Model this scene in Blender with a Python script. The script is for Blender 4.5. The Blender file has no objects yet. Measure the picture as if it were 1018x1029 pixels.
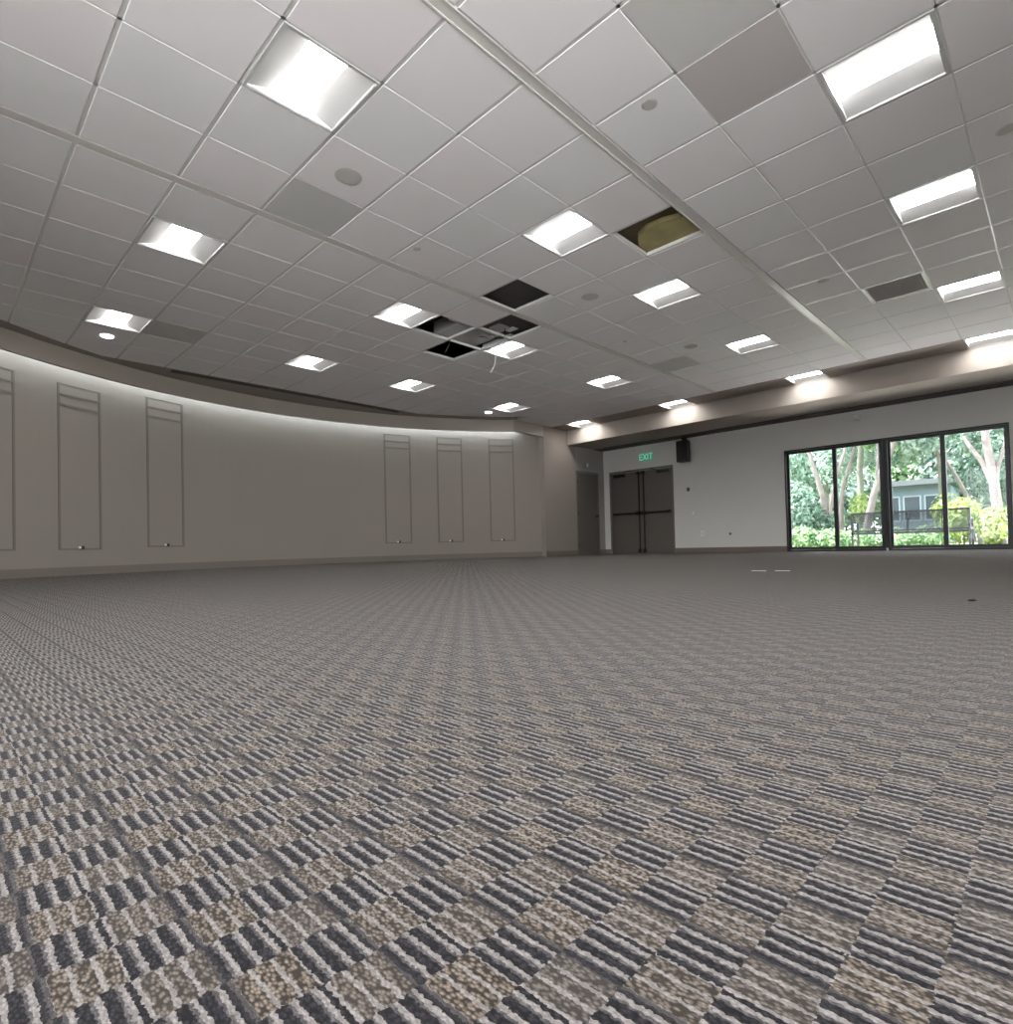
import bpy, math, random
from mathutils import Vector, Matrix
from math import sin, cos, pi, radians, sqrt, atan2, hypot
random.seed(7)
C = bpy.context.scene.collection
S = 0.6096            # one 2 ft ceiling module
HC = 0.245            # camera height above the carpet
H = 2.860 + HC        # ceiling height
TOP = 4.0             # underside of roof deck
XW = 12.6             # window wall
XB = 11.1             # beam face
YE = 8.97             # end wall
LC, LR = (4.65, 3.65), 7.0      # fascia arc
WC, WR = (5.02, 3.22), 7.85     # curved wall arc
YB, XL = -1.8, WC[0]-WR         # back wall, left wall
LIP = 2.845

# ------------------------------------------------------------------ helpers
class MB:
    def __init__(s): s.v=[]; s.f=[]; s.m=[]; s.mi=0
    def face(s, pts):
        n=len(s.v); s.v += [tuple(p) for p in pts]; s.f.append(tuple(range(n,n+len(pts)))); s.m.append(s.mi)
    def box(s, x0,y0,z0,x1,y1,z1):
        x0,x1=min(x0,x1),max(x0,x1); y0,y1=min(y0,y1),max(y0,y1); z0,z1=min(z0,z1),max(z0,z1)
        n=len(s.v)
        s.v += [(x0,y0,z0),(x1,y0,z0),(x1,y1,z0),(x0,y1,z0),(x0,y0,z1),(x1,y0,z1),(x1,y1,z1),(x0,y1,z1)]
        for q in ((0,3,2,1),(4,5,6,7),(0,1,5,4),(1,2,6,5),(2,3,7,6),(3,0,4,7)):
            s.f.append(tuple(n+i for i in q)); s.m.append(s.mi)
        return s
    def prism(s, poly, z0, z1, inset=0.0, dz=0.0):
        # poly ccw; bottom face may be chamfered by 'inset' over height dz
        k=len(poly); cx=sum(p[0] for p in poly)/k; cy=sum(p[1] for p in poly)/k
        n=len(s.v)
        def sh(p,d):
            l=hypot(p[0]-cx,p[1]-cy) or 1
            return (p[0]-(p[0]-cx)/l*d, p[1]-(p[1]-cy)/l*d)
        rings=[]
        if inset: rings.append([(*sh(p,inset),z0) for p in poly]); rings.append([(*p,z0+dz) for p in poly])
        else: rings.append([(*p,z0) for p in poly])
        rings.append([(*p,z1) for p in poly])
        for r in rings: s.v+=r
        s.f.append(tuple(n+i for i in reversed(range(k)))); s.m.append(s.mi)
        for j in range(len(rings)-1):
            for i in range(k):
                a=n+j*k+i; b=n+j*k+(i+1)%k
                s.f.append((a,b,b+k,a+k)); s.m.append(s.mi)
        s.f.append(tuple(n+(len(rings)-1)*k+i for i in range(k))); s.m.append(s.mi)
        return s
    def tube(s, pts, rad, seg=8, cap=True):
        pts=[Vector(p) for p in pts]; rs=rad if isinstance(rad,(list,tuple)) else [rad]*len(pts)
        n=len(s.v); up=None
        for i,p in enumerate(pts):
            d=(pts[min(i+1,len(pts)-1)]-pts[max(i-1,0)]).normalized()
            if up is None: up=Vector((0,0,1)) if abs(d.z)<.9 else Vector((1,0,0))
            a=d.cross(up).normalized(); b=d.cross(a).normalized(); up=-b if b.dot(up)<0 else b
            up=a.cross(d) 
            for k in range(seg):
                t=2*pi*k/seg; s.v.append(tuple(p+a*cos(t)*rs[i]+up*sin(t)*rs[i]))
        for i in range(len(pts)-1):
            for k in range(seg):
                a=n+i*seg+k; b=n+i*seg+(k+1)%seg
                s.f.append((a,a+seg,b+seg,b)); s.m.append(s.mi)
        if cap:
            s.f.append(tuple(n+k for k in range(seg))); s.m.append(s.mi)
            e=n+(len(pts)-1)*seg; s.f.append(tuple(e+k for k in reversed(range(seg)))); s.m.append(s.mi)
        return s
    def disc_stack(s, prof, seg=32, c=(0,0)):
        # lathe round vertical axis, prof = [(r,z)...]
        n=len(s.v)
        for r,z in prof:
            for k in range(seg):
                t=2*pi*k/seg; s.v.append((c[0]+r*cos(t),c[1]+r*sin(t),z))
        for i in range(len(prof)-1):
            for k in range(seg):
                a=n+i*seg+k; b=n+i*seg+(k+1)%seg
                s.f.append((a,b,b+seg,a+seg)); s.m.append(s.mi)
        s.f.append(tuple(n+k for k in reversed(range(seg)))); s.m.append(s.mi)
        e=n+(len(prof)-1)*seg; s.f.append(tuple(e+k for k in range(seg))); s.m.append(s.mi)
        return s
    def arc_band(s, c, r0, r1, z0, z1, t0, t1, n=64):
        # solid ring segment, degrees
        for i in range(n):
            a=radians(t0+(t1-t0)*i/n); b=radians(t0+(t1-t0)*(i+1)/n)
            P=[(c[0]+r*cos(t),c[1]+r*sin(t)) for r,t in ((r0,a),(r1,a),(r1,b),(r0,b))]
            q=[(*p,z) for z in (z0,z1) for p in P]
            k=len(s.v); s.v+=q
            fs=[(0,3,2,1),(4,5,6,7),(0,4,7,3),(1,2,6,5)]
            if i==0: fs.append((0,1,5,4))
            if i==n-1: fs.append((3,7,6,2))
            for f in fs: s.f.append(tuple(k+j for j in f)); s.m.append(s.mi)
        return s
    def obj(s, name, mats, parent=None, loc=(0,0,0), smooth=False, bevel=0, bseg=2):
        me=bpy.data.meshes.new(name); me.from_pydata(s.v,[],s.f); me.validate()
        if not isinstance(mats,(list,tuple)): mats=[mats]
        for m in mats: me.materials.append(m)
        if len(mats)>1 and len(me.polygons)==len(s.m): me.polygons.foreach_set('material_index', s.m)
        if smooth: me.polygons.foreach_set('use_smooth',[True]*len(me.polygons))
        me.update()
        o=bpy.data.objects.new(name,me); C.objects.link(o); o.location=loc
        if parent is not None: o.parent=parent
        if bevel:
            b=o.modifiers.new('bevel','BEVEL'); b.width=bevel; b.segments=bseg; b.limit_method='ANGLE'
        return o

def tag(o,label,cat,group=None,kind=None):
    if label: o['label']=label
    if cat: o['category']=cat
    if group: o['group']=group
    if kind: o['kind']=kind
    return o
def thing(name,loc,label,cat,group=None,rz=0):
    o=bpy.data.objects.new(name,None); C.objects.link(o); o.location=loc; o.rotation_euler=(0,0,rz)
    o.empty_display_size=.1
    return tag(o,label,cat,group)
def struct(o,label=None):
    o['kind']='structure'
    if label: o['label']=label
    return o
def structE(name,loc,label=None):
    o=bpy.data.objects.new(name,None); C.objects.link(o); o.location=loc
    return struct(o,label)
def copy_tree(o,parent=None):
    c=o.copy(); C.objects.link(c)
    if parent is not None: c.parent=parent
    for ch in list(o.children): copy_tree(ch,c)
    return c

# ------------------------------------------------------------------ materials
def srgb(r,g,b):
    f=lambda c:(c/255/12.92 if c/255<=.04045 else ((c/255+.055)/1.055)**2.4)
    return (f(r),f(g),f(b),1)
class NT:
    def __init__(s,name):
        s.mat=bpy.data.materials.new(name); s.mat.use_nodes=True; s.t=s.mat.node_tree; s.t.nodes.clear()
        s.out=s.t.nodes.new('ShaderNodeOutputMaterial')
        s.b=s.t.nodes.new('ShaderNodeBsdfPrincipled'); s.t.links.new(s.b.outputs[0],s.out.inputs[0])
    def n(s,ty,**k):
        x=s.t.nodes.new(ty)
        for a,b in k.items(): setattr(x,a,b)
        return x
    def l(s,a,b): s.t.links.new(a,b)
    def m(s,op,*a):
        x=s.t.nodes.new('ShaderNodeMath'); x.operation=op
        for i,v in enumerate(a):
            if isinstance(v,(int,float)): x.inputs[i].default_value=v
            else: s.l(v,x.inputs[i])
        return x.outputs[0]
    def mix(s,f,a,b):
        x=s.t.nodes.new('ShaderNodeMix'); x.data_type='RGBA'
        for v,i in ((f,0),(a,6),(b,7)):
            if isinstance(v,(int,float,tuple)): x.inputs[i].default_value=v
            else: s.l(v,x.inputs[i])
        return x.outputs[2]
def simple(name,col,rough=.6,metal=0,var=.04,scale=3,bump=0,bscale=200,spec=.5,coord='Object'):
    n=NT(name); b=n.b
    b.inputs['Roughness'].default_value=rough; b.inputs['Metallic'].default_value=metal
    b.inputs['Specular IOR Level'].default_value=spec
    tc=n.n('ShaderNodeTexCoord'); no=n.n('ShaderNodeTexNoise'); no.inputs['Scale'].default_value=scale; no.inputs['Detail'].default_value=4
    n.l(tc.outputs[coord],no.inputs['Vector'])
    lo=tuple(c*(1-var) for c in col[:3])+(1,); hi=tuple(min(1,c*(1+var)) for c in col[:3])+(1,)
    n.l(n.mix(no.outputs[0],lo,hi),b.inputs['Base Color'])
    if bump:
        n2=n.n('ShaderNodeTexNoise'); n2.inputs['Scale'].default_value=bscale; n.l(tc.outputs[coord],n2.inputs['Vector'])
        bp=n.n('ShaderNodeBump'); bp.inputs['Strength'].default_value=bump; bp.inputs['Distance'].default_value=.002
        n.l(n2.outputs[0],bp.inputs['Height']); n.l(bp.outputs[0],b.inputs['Normal'])
    return n.mat
def emit(name,col,st,base=(.8,.8,.8,1)):
    n=NT(name); n.b.inputs['Base Color'].default_value=base
    n.b.inputs['Emission Color'].default_value=col; n.b.inputs['Emission Strength'].default_value=st
    return n.mat
M={}
M['tile']=simple('ceiling tile mineral fibre',srgb(237,234,236),.9,var=.015,scale=1.5,bump=.15,bscale=300,spec=.2)
M['tile2']=simple('ceiling tile warmer',srgb(238,233,235),.9,var=.015,scale=1.5,bump=.15,bscale=300,spec=.2)
M['tile3']=simple('ceiling tile cooler',srgb(235,234,235),.9,var=.015,scale=1.5,bump=.15,bscale=300,spec=.2)
M['tile_dark']=simple('ceiling tile greyed',srgb(205,204,202),.9,var=.03,scale=4,spec=.2)
M['tile_dark2']=simple('ceiling tile taupe',srgb(196,189,189),.9,var=.02,scale=2,spec=.2)
M['tee']=simple('white grid tee',srgb(225,223,222),.2,var=.01,spec=.9)
M['track']=simple('partition track cover',srgb(214,210,207),.3,var=.03,scale=6)
M['band']=simple('taupe painted gypsum',srgb(158,148,142),.75,var=.02,scale=2,spec=.3)
M['shadetrim']=simple('painted recess shade',srgb(82,76,74),.8,var=.03)  # flat dark colour stands in for the shade of a recess under the beam
M['border']=simple('taupe painted ceiling border',srgb(158,149,142),.75,var=.02,scale=2,spec=.3)
M['bandlit']=simple('greige painted beam',srgb(168,159,150),.75,var=.02,scale=2,spec=.3)
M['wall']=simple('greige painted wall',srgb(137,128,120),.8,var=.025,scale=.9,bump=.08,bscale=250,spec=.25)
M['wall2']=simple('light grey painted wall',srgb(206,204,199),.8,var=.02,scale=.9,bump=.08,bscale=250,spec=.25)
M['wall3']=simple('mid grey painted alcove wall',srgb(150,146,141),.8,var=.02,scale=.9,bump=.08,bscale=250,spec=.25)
M['base']=simple('taupe vinyl base',srgb(110,100,91),.6,var=.03,scale=3)
M['rail']=simple('shadow toned moulding',srgb(108,99,92),.6,var=.05,scale=8)  # darker than the wall paint to imitate the mouldings' own shadow
M['black']=simple('black painted aluminium',srgb(12,12,13),.4,var=.05)
M['blackp']=simple('black plastic',srgb(20,20,20),.5,var=.05)
M['door']=simple('dark grey painted steel door',srgb(92,86,80),.5,var=.03,scale=2)
M['dframe']=simple('grey door frame',srgb(104,98,92),.5,var=.03)
M['metal']=simple('brushed metal',srgb(150,150,148),.35,metal=.8,var=.05)
M['dmetal']=simple('dark bronze hardware',srgb(34,32,30),.4,metal=.3,var=.05)
M['deck']=simple('grey plenum deck',srgb(170,165,160),.9,var=.1,scale=2)
M['slab']=simple('dark grey batt',srgb(98,95,92),.9,var=.1,scale=9)
M['duct']=simple('galvanised duct',srgb(190,190,192),.45,metal=.3,var=.08,scale=6)
M['yellow']=simple('yellow insulation facing',srgb(170,160,112),.8,var=.45,scale=5)
M['brown']=simple('brown board',srgb(120,108,88),.8,var=.15,scale=5)
M['white']=simple('white plastic',srgb(225,225,222),.5,var=.01)
M['cable']=simple('white cable',srgb(215,213,210),.5,var=.02)
M['refl']=simple('white enamel reflector',srgb(196,196,195),.5,var=.005)
M['disc']=simple('grey round cover',srgb(196,192,190),.7,var=.03)
M['discd']=simple('dark round cover',srgb(185,182,180),.7,var=.03)
M['lens']=emit('lit acrylic lens',(1,.978,.965,1),12.0)
M['spot']=emit('lit downlight lens',(1,.98,.95,1),8.0)
M['cove']=emit('cool cove tape',(.76,.91,1,1),11.0)
M['green']=emit('pale sign letters',(.55,.9,.75,1),.11,(.3,.5,.4,1))
M['signp']=emit('backlit green sign panel',(.05,.42,.25,1),.15,(.03,.12,.08,1))
M['pave']=simple('pale concrete paving',srgb(198,196,192),.9,var=.08,scale=1.2)
M['soil']=simple('mulch and ground cover',srgb(96,104,62),.95,var=.4,scale=3)
M['bark']=simple('pale peeling bark',srgb(100,95,92),.9,var=.65,scale=3.5)
M['bark2']=simple('grey green trunk',srgb(106,108,98),.9,var=.25,scale=5)
M['pane2']=simple('dark reflective pane',srgb(52,62,72),.15,var=.1)
M['bench']=simple('blue grey coated steel',srgb(30,33,38),.5,var=.05)
M['house']=simple('blue grey siding',srgb(96,110,122),.8,var=.05)
M['housew']=simple('pale window trim',srgb(130,145,155),.6,var=.03)
M['roofm']=simple('grey roof',srgb(88,94,100),.8,var=.1)
def leafmat(name,c1,c2):
    n=NT(name); n.b.inputs['Roughness'].default_value=.55
    no=n.n('ShaderNodeTexNoise'); no.inputs['Scale'].default_value=3.5; tc=n.n('ShaderNodeTexCoord'); n.l(tc.outputs['Object'],no.inputs['Vector'])
    r=n.n('ShaderNodeMapRange'); r.inputs[1].default_value=.35; r.inputs[2].default_value=.65; n.l(no.outputs[0],r.inputs[0])
    col=n.mix(r.outputs[0],c1,c2); n.l(col,n.b.inputs['Base Color'])
    tr=n.n('ShaderNodeBsdfTranslucent'); n.l(col,tr.inputs[0])
    ms=n.n('ShaderNodeMixShader'); ms.inputs[0].default_value=.4; n.l(n.b.outputs[0],ms.inputs[1]); n.l(tr.outputs[0],ms.inputs[2])
    n.l(ms.outputs[0],n.out.inputs[0]); return n.mat
M['leaf']=leafmat('blue green leaves',srgb(78,106,92),srgb(158,178,164))
M['leafd']=leafmat('deep green leaves',srgb(56,84,70),srgb(116,142,126))
M['leafy']=leafmat('yellow green leaves',srgb(108,134,62),srgb(154,172,100))
M['leafb']=leafmat('bright hedge leaves',srgb(84,120,80),srgb(140,168,122))
# glass: a thin pane, mostly clear with a fresnel reflection
g=NT('clear window glass'); tr=g.n('ShaderNodeBsdfTransparent'); tr.inputs[0].default_value=(.95,.955,.96,1)
gl=g.n('ShaderNodeBsdfGlossy'); gl.inputs['Roughness'].default_value=.02; fr=g.n('ShaderNodeFresnel'); fr.inputs[0].default_value=1.25
ms=g.n('ShaderNodeMixShader'); g.l(fr.outputs[0],ms.inputs[0]); g.l(tr.outputs[0],ms.inputs[1]); g.l(gl.outputs[0],ms.inputs[2]); g.l(ms.outputs[0],g.out.inputs[0])
M['glass']=g.mat
# perforated bench metal: a procedural pattern of small openings
g=NT('expanded metal mesh'); g.b.inputs['Base Color'].default_value=srgb(40,46,54); g.b.inputs['Roughness'].default_value=.5
tc=g.n('ShaderNodeTexCoord'); sp=g.n('ShaderNodeSeparateXYZ'); g.l(tc.outputs['Object'],sp.inputs[0])
u=g.m('FRACT',g.m('MULTIPLY',g.m('ADD',sp.outputs[1],sp.outputs[2]),36.)); v=g.m('FRACT',g.m('MULTIPLY',g.m('SUBTRACT',sp.outputs[1],sp.outputs[2]),36.))
op=g.m('MULTIPLY',g.m('GREATER_THAN',u,.42),g.m('GREATER_THAN',v,.42))
tr=g.n('ShaderNodeBsdfTransparent'); ms=g.n('ShaderNodeMixShader'); g.l(op,ms.inputs[0]); g.l(g.b.outputs[0],ms.inputs[1]); g.l(tr.outputs[0],ms.inputs[2]); g.l(ms.outputs[0],g.out.inputs[0])
M['mesh']=g.mat

def carpet():
    n=NT('patterned loop carpet'); b=n.b; b.inputs['Roughness'].default_value=.95; b.inputs['Specular IOR Level'].default_value=.12
    tc=n.n('ShaderNodeTexCoord'); vec=tc.outputs['Object']
    def noise(scale,detail=2,vecs=None,dim='3D'):
        x=n.n('ShaderNodeTexNoise'); x.inputs['Scale'].default_value=scale; x.inputs['Detail'].default_value=detail
        n.l(vecs or vec,x.inputs['Vector']); return x
    sp=n.n('ShaderNodeSeparateXYZ'); n.l(vec,sp.inputs[0])
    jit=noise(260,1); js=n.n('ShaderNodeSeparateColor'); n.l(jit.outputs[1],js.inputs[0])
    jit2=noise(60,1); js2=n.n('ShaderNodeSeparateColor'); n.l(jit2.outputs[1],js2.inputs[0])
    X=n.m('ADD',n.m('ADD',sp.outputs[0],n.m('MULTIPLY',n.m('SUBTRACT',js.outputs[0],.5),.0046)),n.m('MULTIPLY',n.m('SUBTRACT',js2.outputs[0],.5),.0018))
    Y=n.m('ADD',sp.outputs[1],n.m('MULTIPLY',n.m('SUBTRACT',js.outputs[1],.5),.007))
    W=.0365
    cu=n.m('DIVIDE',n.m('SUBTRACT',X,.0835),W); col=n.m('FLOOR',cu); fu=n.m('SUBTRACT',cu,col)
    par=n.m('FLOORED_MODULO',col,2.)
    v=n.m('ADD',n.m('DIVIDE',n.m('SUBTRACT',Y,.5925),.0852),n.m('MULTIPLY',par,.5))
    fv=n.m('FRACT',n.m('ADD',v,.25))
    dark=n.m('LESS_THAN',fv,.5)                         # 1 in the dark blocks
    q=n.m('FRACT',n.m('MULTIPLY',fu,3.12))
    # white yarn line: shifted between dark and light blocks
    wd=n.m('MULTIPLY',n.m('GREATER_THAN',q,.56),n.m('LESS_THAN',q,.84))
    wl=n.m('LESS_THAN',q,.24)
    white=n.m('ADD',n.m('MULTIPLY',dark,wd),n.m('MULTIPLY',n.m('SUBTRACT',1.,dark),wl))
    grey=n.m('MULTIPLY',dark,n.m('MULTIPLY',n.m('GREATER_THAN',q,.40),n.m('LESS_THAN',q,.57)))
    seam=n.m('MULTIPLY',n.m('LESS_THAN',fu,.07),par)
    seam=n.m('MAXIMUM',seam,n.m('MULTIPLY',n.m('GREATER_THAN',fu,.95),n.m('SUBTRACT',1.,par)))
    # loops
    vo=n.n('ShaderNodeTexVoronoi'); vo.inputs['Scale'].default_value=470; vo.feature='F1'
    mp=n.n('ShaderNodeMapping'); mp.inputs['Rotation'].default_value=(0,0,.6); mp.inputs['Scale'].default_value=(1,.55,1); n.l(vec,mp.inputs[0]); n.l(mp.outputs[0],vo.inputs['Vector'])
    loop=n.m('SUBTRACT',1.,n.m('MINIMUM',n.m('MULTIPLY',vo.outputs[0],1.5),1.))
    fine=noise(700,2).outputs[0]
    big=noise(9,1).outputs[0]
    rnd=n.n('ShaderNodeTexWhiteNoise'); rnd.noise_dimensions='2D'
    cb=n.n('ShaderNodeCombineXYZ'); n.l(col,cb.inputs[0]); n.l(n.m('FLOOR',n.m('MULTIPLY',n.m('ADD',v,.25),2.)),cb.inputs[1]); n.l(cb.outputs[0],rnd.inputs['Vector'])
    b.inputs['Sheen Weight'].default_value=.045; b.inputs['Sheen Roughness'].default_value=.4; b.inputs['Sheen Tint'].default_value=(1,.93,.86,1)
    beigef=n.m('MINIMUM',n.m('MAXIMUM',n.m('ADD',n.m('MULTIPLY',par,.5),n.m('MULTIPLY',n.m('SUBTRACT',rnd.outputs[0],.25),.5)),0.),1.)
    cg=n.mix(loop,srgb(58,54,51),srgb(118,112,108))
    cb2=n.mix(loop,srgb(48,43,38),srgb(150,138,125))
    ground=n.mix(beigef,cg,cb2)
    darkc=n.mix(loop,srgb(26,25,28),srgb(54,52,57))
    c=n.mix(dark,ground,darkc)
    c=n.mix(grey,c,n.mix(loop,srgb(66,64,66),srgb(104,101,103)))
    wc=n.mix(n.m('MULTIPLY',n.m('ADD',fine,loop),.5),srgb(90,87,87),srgb(164,160,159))
    c=n.mix(white,c,wc)
    c=n.mix(n.m('MULTIPLY',seam,.8),c,srgb(42,40,43))
    mm=n.n('ShaderNodeMix'); mm.data_type='RGBA'; mm.blend_type='MULTIPLY'; mm.inputs[0].default_value=1.; n.l(c,mm.inputs[6]); mm.inputs[7].default_value=(.87,.82,.77,1); c=mm.outputs[2]
    n.l(c,b.inputs['Base Color'])
    hgt=n.m('ADD',n.m('MULTIPLY',white,.9),n.m('ADD',n.m('MULTIPLY',loop,.55),n.m('MULTIPLY',grey,.3)))
    hgt=n.m('SUBTRACT',hgt,n.m('MULTIPLY',seam,.6))
    bp=n.n('ShaderNodeBump'); bp.inputs['Strength'].default_value=.55; bp.inputs['Distance'].default_value=.0022
    n.l(hgt,bp.inputs['Height']); n.l(bp.outputs[0],b.inputs['Normal'])
    return n.mat
M['carpet']=carpet()

# ------------------------------------------------------------------ lattice
OX,OY,WS,W3=.2132,4.8593,.1531,.1568
xl=lambda a:(a+OX)*S
def yl(b): return (b+OY+(W3 if b>=3 else 0)-(WS if b<=-2 else 0))*S
XA=xl(17)
def halfclip(poly,f):
    out=[]
    for i in range(len(poly)):
        p,q=poly[i],poly[(i+1)%len(poly)]; a,b=f(p),f(q)
        if a>=0: out.append(p)
        if a*b<0:
            lo,hi=0.,1.
            for _ in range(30):
                m=(lo+hi)/2; r=(p[0]+(q[0]-p[0])*m,p[1]+(q[1]-p[1])*m)
                if (f(r)>=0)==(a>=0): lo=m
                else: hi=m
            out.append(r)
    return out
def region(poly,a):
    fs=[lambda p:9.87-p[1], lambda p:6.87-hypot(p[0]-5.0,max(0,p[1]-3.8)) if p[0]<5 else 1., lambda p:p[1]-YB-.02, lambda p:p[0]-XL-.02]
    if a<15: fs.append(lambda p:6.72-hypot(p[0]-LC[0],p[1]-LC[1]) if (p[0]>5 and p[1]>LC[1]) else 1.)
    else: fs.append(lambda p:YE-.01-p[1])
    for f in fs:
        poly=halfclip(poly,f)
        if len(poly)<3: return None
    # tidy
    out=[]
    for p in poly:
        if not out or hypot(p[0]-out[-1][0],p[1]-out[-1][1])>1e-4: out.append(p)
    if len(out)>2 and hypot(out[0][0]-out[-1][0],out[0][1]-out[-1][1])<1e-4: out.pop()
    if len(out)<3: return None
    ar=sum(out[i][0]*out[(i+1)%len(out)][1]-out[(i+1)%len(out)][0]*out[i][1] for i in range(len(out)))/2
    return out if ar>1e-4 else None

LIGHTS=[(a,b) for b in (8,4,0,-4) for a in (-2,2,6,9,13,17) if not (a==-2 and b==8)]
HOLES=[(7,-1),(7,2),(8,3),(7,4),(8,4),(8,5)]
GRILLE=(12,-3)
AR=range(-6,17); BR=range(-9,12)
# ------------------------------------------------------------------ shell: floor and ceiling
f=MB(); f.box(XL-.15,YB-.15,-.12,XW+.15,11.6,0)
struct(f.obj('floor',M['carpet']),'patterned grey and beige loop carpet')

cm=MB()
special={(3,2):3,(13,2):3,(5,-3):4,(4,-3):3,(3,8):3}
for a in AR:
    for b in BR:
        if (a,b) in HOLES or (a,b) in LIGHTS or (a,b)==GRILLE: continue
        x0,x1,y0,y1=xl(a),xl(a+1),yl(b),yl(b)+S
        p=region([(x0+.012,y0+.0045),(x1-.012,y0+.0045),(x1-.012,y1-.0045),(x0+.012,y1-.0045)],a)
        if p is None: continue
        cm.mi=special.get((a,b), random.choice((0,0,1,2)))
        cm.prism(p,H,H+.018,.004,.0035)
ceil=cm.obj('ceiling',[M['tile'],M['tile2'],M['tile3'],M['tile_dark'],M['tile_dark2']]); struct(ceil,'white suspended ceiling of square tiles with several tiles missing')

# inverted tees (grid)
tm=MB()
for a in AR:
    for b in BR:
        x0,y0=xl(a),yl(b)
        for q in ([(x0-.014,y0-.01),(x0+.014,y0-.01),(x0+.014,y0+S+.01),(x0-.014,y0+S+.01)],[(x0+.012,y0-.009),(x0+S-.012,y0-.009),(x0+S-.012,y0+.009),(x0+.012,y0+.009)]):
            p=region(q,a)
            if p: tm.prism(p,H+.004,H+.036)
for a in (16,):
    p=[(xl(17)-.012,YB),(xl(17)+.012,YB),(xl(17)+.012,YE),(xl(17)-.012,YE)]; tm.prism(p,H+.005,H+.034)
struct(tm.obj('trim_1',M['tee']),'white ceiling grid of inverted tees')
# partition tracks between rows
for i,(y0,y1) in enumerate(((yl(-1)-WS*S,yl(-1)),((3+OY)*S,yl(3)))):
    t=MB(); x0=-2.4 if i==0 else -1.7
    t.box(x0,y0+.004,H-.001,XA,y1-.004,H+.03)
    if i==0:
        t.box(x0,y0+.004,H-.007,XA,y0+.014,H); t.box(x0,y1-.014,H-.007,XA,y1-.004,H)
    struct(t.obj('trim_%d'%(2+i),M['track']),'wide partition track strip across the ceiling' if i==0 else 'second wide strip across the ceiling')
# gypsum band between lights beside the beam (taupe) 
gb=MB()
ys=sorted([(yl(b),yl(b)+S) for a,b in LIGHTS if a==17]); cur=YB
for y0,y1 in ys: gb.box(XA,cur,H,XB,y0,H+.02); cur=y1
gb.box(XA,cur,H,XB,YE,H+.02)
struct(gb.obj('trim_4',M['band']),'taupe gypsum ceiling strip along the beam')
# curved gypsum band and fascia
def rin(t):
    r=LR-.01
    while r>1:
        p=(LC[0]+r*cos(t),LC[1]+r*sin(t))
        a=math.floor(p[0]/S-OX)
        ok=p[1]<9.87 and (p[0]>=5 or 6.87>hypot(p[0]-5.,max(0,p[1]-3.8))) and (a>=15 and p[1]<YE or a<15 and (p[0]<=5 or p[1]<=LC[1] or r<6.72))
        if ok: return r
        r-=.01
    return r
tb=MB(); T0=math.degrees(math.asin((YE-LC[1])/LR)); N=110; prev=None
for i in range(N+1):
    t=radians(T0+(180-T0)*i/N); r0=max(rin(t),3); P=[(LC[0]+r*cos(t),LC[1]+r*sin(t)) for r in (r0-.004,LR)]
    if prev: 
        tb.prism([prev[0],prev[1],P[1],P[0]][::1],H+.0005,H+.02)
    prev=P
tb.box(LC[0]-LR,YB,H+.0005,5-6.86,LC[1],H+.02)
struct(tb.obj('trim_5',M['border']),'taupe gypsum border of the ceiling along the curved wall')
fa=MB(); fa.arc_band(LC,LR,LR+.05,LIP,H+.02,T0,180,90)
xe=LC[0]+LR*cos(radians(T0))
fa.box(xe,YE,LIP,10.2,YE+.05,H+.02); fa.box(LC[0]-LR-.05,YB,LIP,LC[0]-LR,LC[1],H+.02)
struct(fa.obj('trim_6',M['border']),'curved dropped fascia hiding the cove light')
# top of the cove
ct=MB(); ct.arc_band(LC,LR-.01,WR+.6,H+.02,H+.05,T0-6,180,60)
struct(ct.obj('trim_7',M['band']),'top of the light cove')
cl=MB(); cl.arc_band(WC,WR-.16,WR-.13,3.02,3.045,T0+3,176,90)
for k in range(30):
    t=T0+4+(176-T0-6)*k/29; cl.arc_band(WC,WR-.13,WR,3.03,3.04,t-.05,t+.05,1)
tag(cl.obj('cove_light',M['cove']),'cool white light strip hidden in the cove above the curved wall','light')
dk=MB(); dk.box(XL-.3,YB-.3,TOP,XW+.5,11.6,TOP+.25)
struct(dk.obj('ceiling_deck',M['deck']),'dark roof deck above the open ceiling tiles')

# ------------------------------------------------------------------ walls
w=MB(); a1=math.degrees(math.asin((YE+.1-WC[1])/WR))
w.arc_band(WC,WR,WR+.15,0,TOP,a1+.1,180,110)
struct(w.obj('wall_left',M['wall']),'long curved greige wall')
BH=2.95; SWN=[(-1.5,.6),(.7,2.9)]  # side window openings, added for daylight on the near ceiling
w=MB(); w.box(XL-.15,YB-.15,0,XL,SWN[0][0],TOP); w.box(XL-.15,SWN[0][1],0,XL,SWN[1][0],TOP); w.box(XL-.15,SWN[1][1],0,XL,WC[1],TOP)
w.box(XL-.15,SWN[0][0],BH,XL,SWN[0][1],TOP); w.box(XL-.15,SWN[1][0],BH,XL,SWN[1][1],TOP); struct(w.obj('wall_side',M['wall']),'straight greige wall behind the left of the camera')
w=MB(); w.box(10.2,YE,0,11.40,YE+.15,TOP); w.box(10.2,YE+.15,0,10.35,YE+.75,TOP)
w.mi=0
struct(w.obj('wall_corner',M['wall']),'greige wall between curved wall and alcove')
w=MB(); w.box(11.40,YE,2.14,12.34,YE+.15,TOP); w.box(12.34,YE,0,XW,YE+.15,TOP); w.box(11.395,YE-.004,0.0,11.40,YE,.01)
struct(w.obj('wall_alcove',M['wall3']),'darker end wall of the alcove under the beam')
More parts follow.
